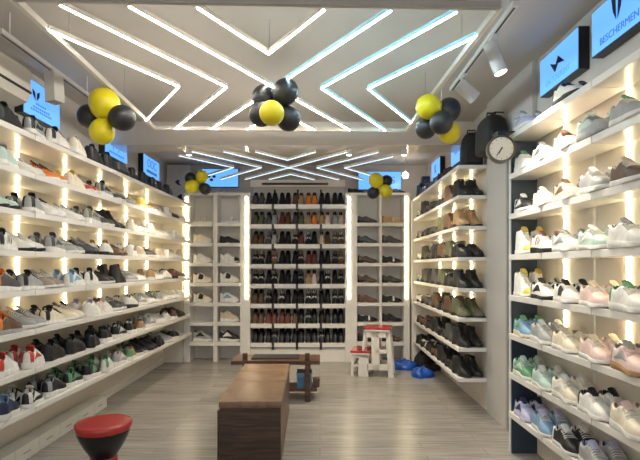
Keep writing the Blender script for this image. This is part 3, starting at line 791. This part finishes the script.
part('lower_shelf', MB().box(-.42, .43, -.13, .15, .095, .125), DW, e, bevel=.003)
for sx in (-.315, .33):
    for sy in (-.158, .165): part('leg', MB().box(sx-.026, sx+.026, sy-.024, sy+.024, 0, .384), DW, e, bevel=.004)
    part('post_cap', MB().box(sx-.024, sx+.024, -.18, -.135, .4255, .50), DW, e, bevel=.004)
    part('cross_rail', MB().box(sx-.02, sx+.02, -.132, .14, .05, .0945), DW, e)
m = link('tray_mat', MB().box(-.72, -.22, 5.12, 5.36, .4255, .437).mesh('tray_mat', bevel=.003), mat('black_rubber', (.02, .018, .018), .6)); tag(m, 'flat black mat lying on the low dark table', 'mat')
BLU = mat('blue_card', (.07, .20, .36), .5, noise=.05)
b = empty('shoe_box', (-.165, 5.20, .1255), 'small blue shoebox on the lower shelf of the low table', 'shoe box')
part('box_body', MB().box(-.075, .075, -.10, .10, 0, .12), BLU, b, bevel=.002)
part('lid', MB().box(-.079, .079, -.104, .104, .115, .16), mat('pale_blue_card', (.18, .32, .45), .5), b, bevel=.002)
b = empty('wooden_block', (-.04, 5.20, .1255), 'small brown box on the right end of the low table shelf', 'box')
part('box_body', MB().box(-.035, .035, -.05, .05, 0, .07), RED_W, b, bevel=.003)
part('lid', MB().box(-.037, .037, -.052, .052, .0705, .085), RED_W, b, bevel=.002)

REDP = mat('red_plastic', (.46, .028, .028), .18, noise=.03, scale=3, coat=.4)
BLKP = mat('black_gloss', (.010, .009, .010), .22, noise=.03, scale=3)
e = empty('hourglass_stool', (-1.36, 3.08, 0), 'red and black hourglass plastic stool near the left rack', 'stool')
part('seat', MB().lathe([(.002, .424), (.10, .423), (.145, .426), (.163, .424), (.171, .414), (.168, .392), (.160, .376)], 48), REDP, e, smooth=True, angle=50)
part('upper_body', MB().lathe([(.160, .378), (.157, .36), (.142, .322), (.118, .275), (.092, .235), (.078, .208)], 48), BLKP, e, smooth=True, angle=50)
part('waist', MB().lathe([(.076, .209), (.081, .20), (.084, .18), (.081, .158), (.076, .15)], 48), REDP, e, smooth=True, angle=50)
part('lower_body', MB().lathe([(.078, .152), (.095, .125), (.122, .08), (.142, .042), (.150, .03)], 48), BLKP, e, smooth=True, angle=50)
part('base_ring', MB().lathe([(.150, .032), (.164, .026), (.168, .0), (.15, 0)], 48), REDP, e, smooth=True, angle=50)

WPL = mat('white_plastic', (.74, .70, .64), .35, noise=.02)
e = empty('step_stool', (.68, 6.32, 0), 'white plastic two-step stool with red treads by the back cabinets', 'step stool', rz=R(-12))
def face(y, dy):
    mb = MB()
    def bar(x0, z0, x1, z1, w0, w1):
        mb.prism([(x0-w0/2, z0), (x0+w0/2, z0), (x1+w1/2, z1), (x1-w1/2, z1)], y-dy, y+dy, 'y')
    bar(.245, 0, .205, .575, .07, .055); bar(.055, .09, .045, .575, .10, .10); bar(-.105, .33, -.085, .575, .03, .03)
    bar(-.245, 0, -.235, .275, .035, .03); bar(-.105, 0, -.10, .275, .13, .125)
    mb.box(-.09, .21, y-dy, y+dy, .50, .575); mb.box(.05, .215, y-dy, y+dy, .30, .35); mb.box(-.06, .225, y-dy, y+dy, .09, .165)
    mb.box(-.245, -.03, y-dy, y+dy, .235, .275); mb.box(-.24, -.10, y-dy, y+dy, .125, .15)
    return mb
part('side_frame', face(-.145, .012), WPL, e, bevel=.003); part('side_frame', face(.145, .012), WPL, e, bevel=.003)
mb = MB()
for x, z in ((.235, .2), (.215, .45), (-.238, .14)): mb.box(x-.012, x+.012, -.134, .134, z-.03, z+.03)
part('cross_braces', mb, WPL, e, bevel=.003)
us = part('upper_step', MB().box(-.095, .235, -.17, .17, .576, .60), WPL, e, bevel=.006)
part('upper_tread', MB().box(-.098, .238, -.173, .173, .6005, .626), REDP, us, bevel=.006)
lw = part('lower_step', MB().box(-.265, -.02, -.17, .17, .276, .30), WPL, e, bevel=.006) 
part('lower_tread', MB().box(-.268, -.018, -.173, .173, .3005, .326), REDP, lw, bevel=.006)

BLB = mat('blue_plastic_bag', (.012, .085, .42), .3, noise=.15, scale=12)
def sack(name, x, y, w, d, h, label, m):
    rnd = random.Random(int(x*1000)); n = 28; mb = MB(); rows = []
    ph = [rnd.uniform(0, 6) for _ in range(4)]
    for t in (0, .12, .35, .6, .82, .96, 1):
        for j in range(n):
            a = 2*math.pi*j/n; f = (1-.9*t**5)*(1+.09*math.sin(3*a+ph[0])+.06*math.sin(7*a+ph[1]+4*t))
            rows.append((w/2*f*math.cos(a), d/2*f*math.sin(a), h*t*(1+(.14*math.sin(4*a+ph[2]) if .1 < t else 0))))
    mb.add(rows, [(i*n+j, i*n+(j+1) % n, (i+1)*n+(j+1) % n, (i+1)*n+j) for i in range(6) for j in range(n)] + [tuple(range(n))[::-1], tuple(range(6*n, 7*n))])
    e = empty(name, (x, y, 0), label, 'bag')
    part('bag_body', mb, m, e, smooth=True, angle=50)
    part('tied_top', MB().tube([(.0, 0, h*.88), (.01, .01, h+.005), (.035, 0, h+.015)], [.02, .014, .022], 8), m, e, smooth=True)
    return e
sack('plastic_bag', 1.14, 6.74, .42, .34, .10, 'crumpled blue plastic bag on the floor beside the step stool', BLB)
sack('plastic_bag', 1.30, 6.25, .28, .34, .10, 'second blue plastic bag under the bottom shelf of the right rack', BLB)
sack('cloth_bag', 1.47, 6.85, .28, .30, .22, 'black cloth bag on the floor in the corner under the right rack', mat('black_cloth', (.014, .013, .014), .8, noise=.2, scale=50))
for k, (x, y, w) in enumerate(((1.41, 6.56, 'nearer the aisle'), (1.52, 6.54, 'nearer the wall'))):
    make_shoe('kkkFn', place(x, y, .0005, R(200+8*k)), f'on the floor behind the second blue plastic bag, {w}', 'black loafers on the floor', 1)

# ------------------------------------------------------------------ light and view
w = bpy.data.worlds.new('world'); S.world = w; w.use_nodes = True
bg = w.node_tree.nodes['Background']; bg.inputs['Color'].default_value = (1, .98, .97, 1); bg.inputs['Strength'].default_value = .62
S.view_settings.view_transform = 'Standard'; S.view_settings.look = 'None'; S.view_settings.gamma = 1; S.view_settings.use_curve_mapping = False
S.view_settings.exposure = .86
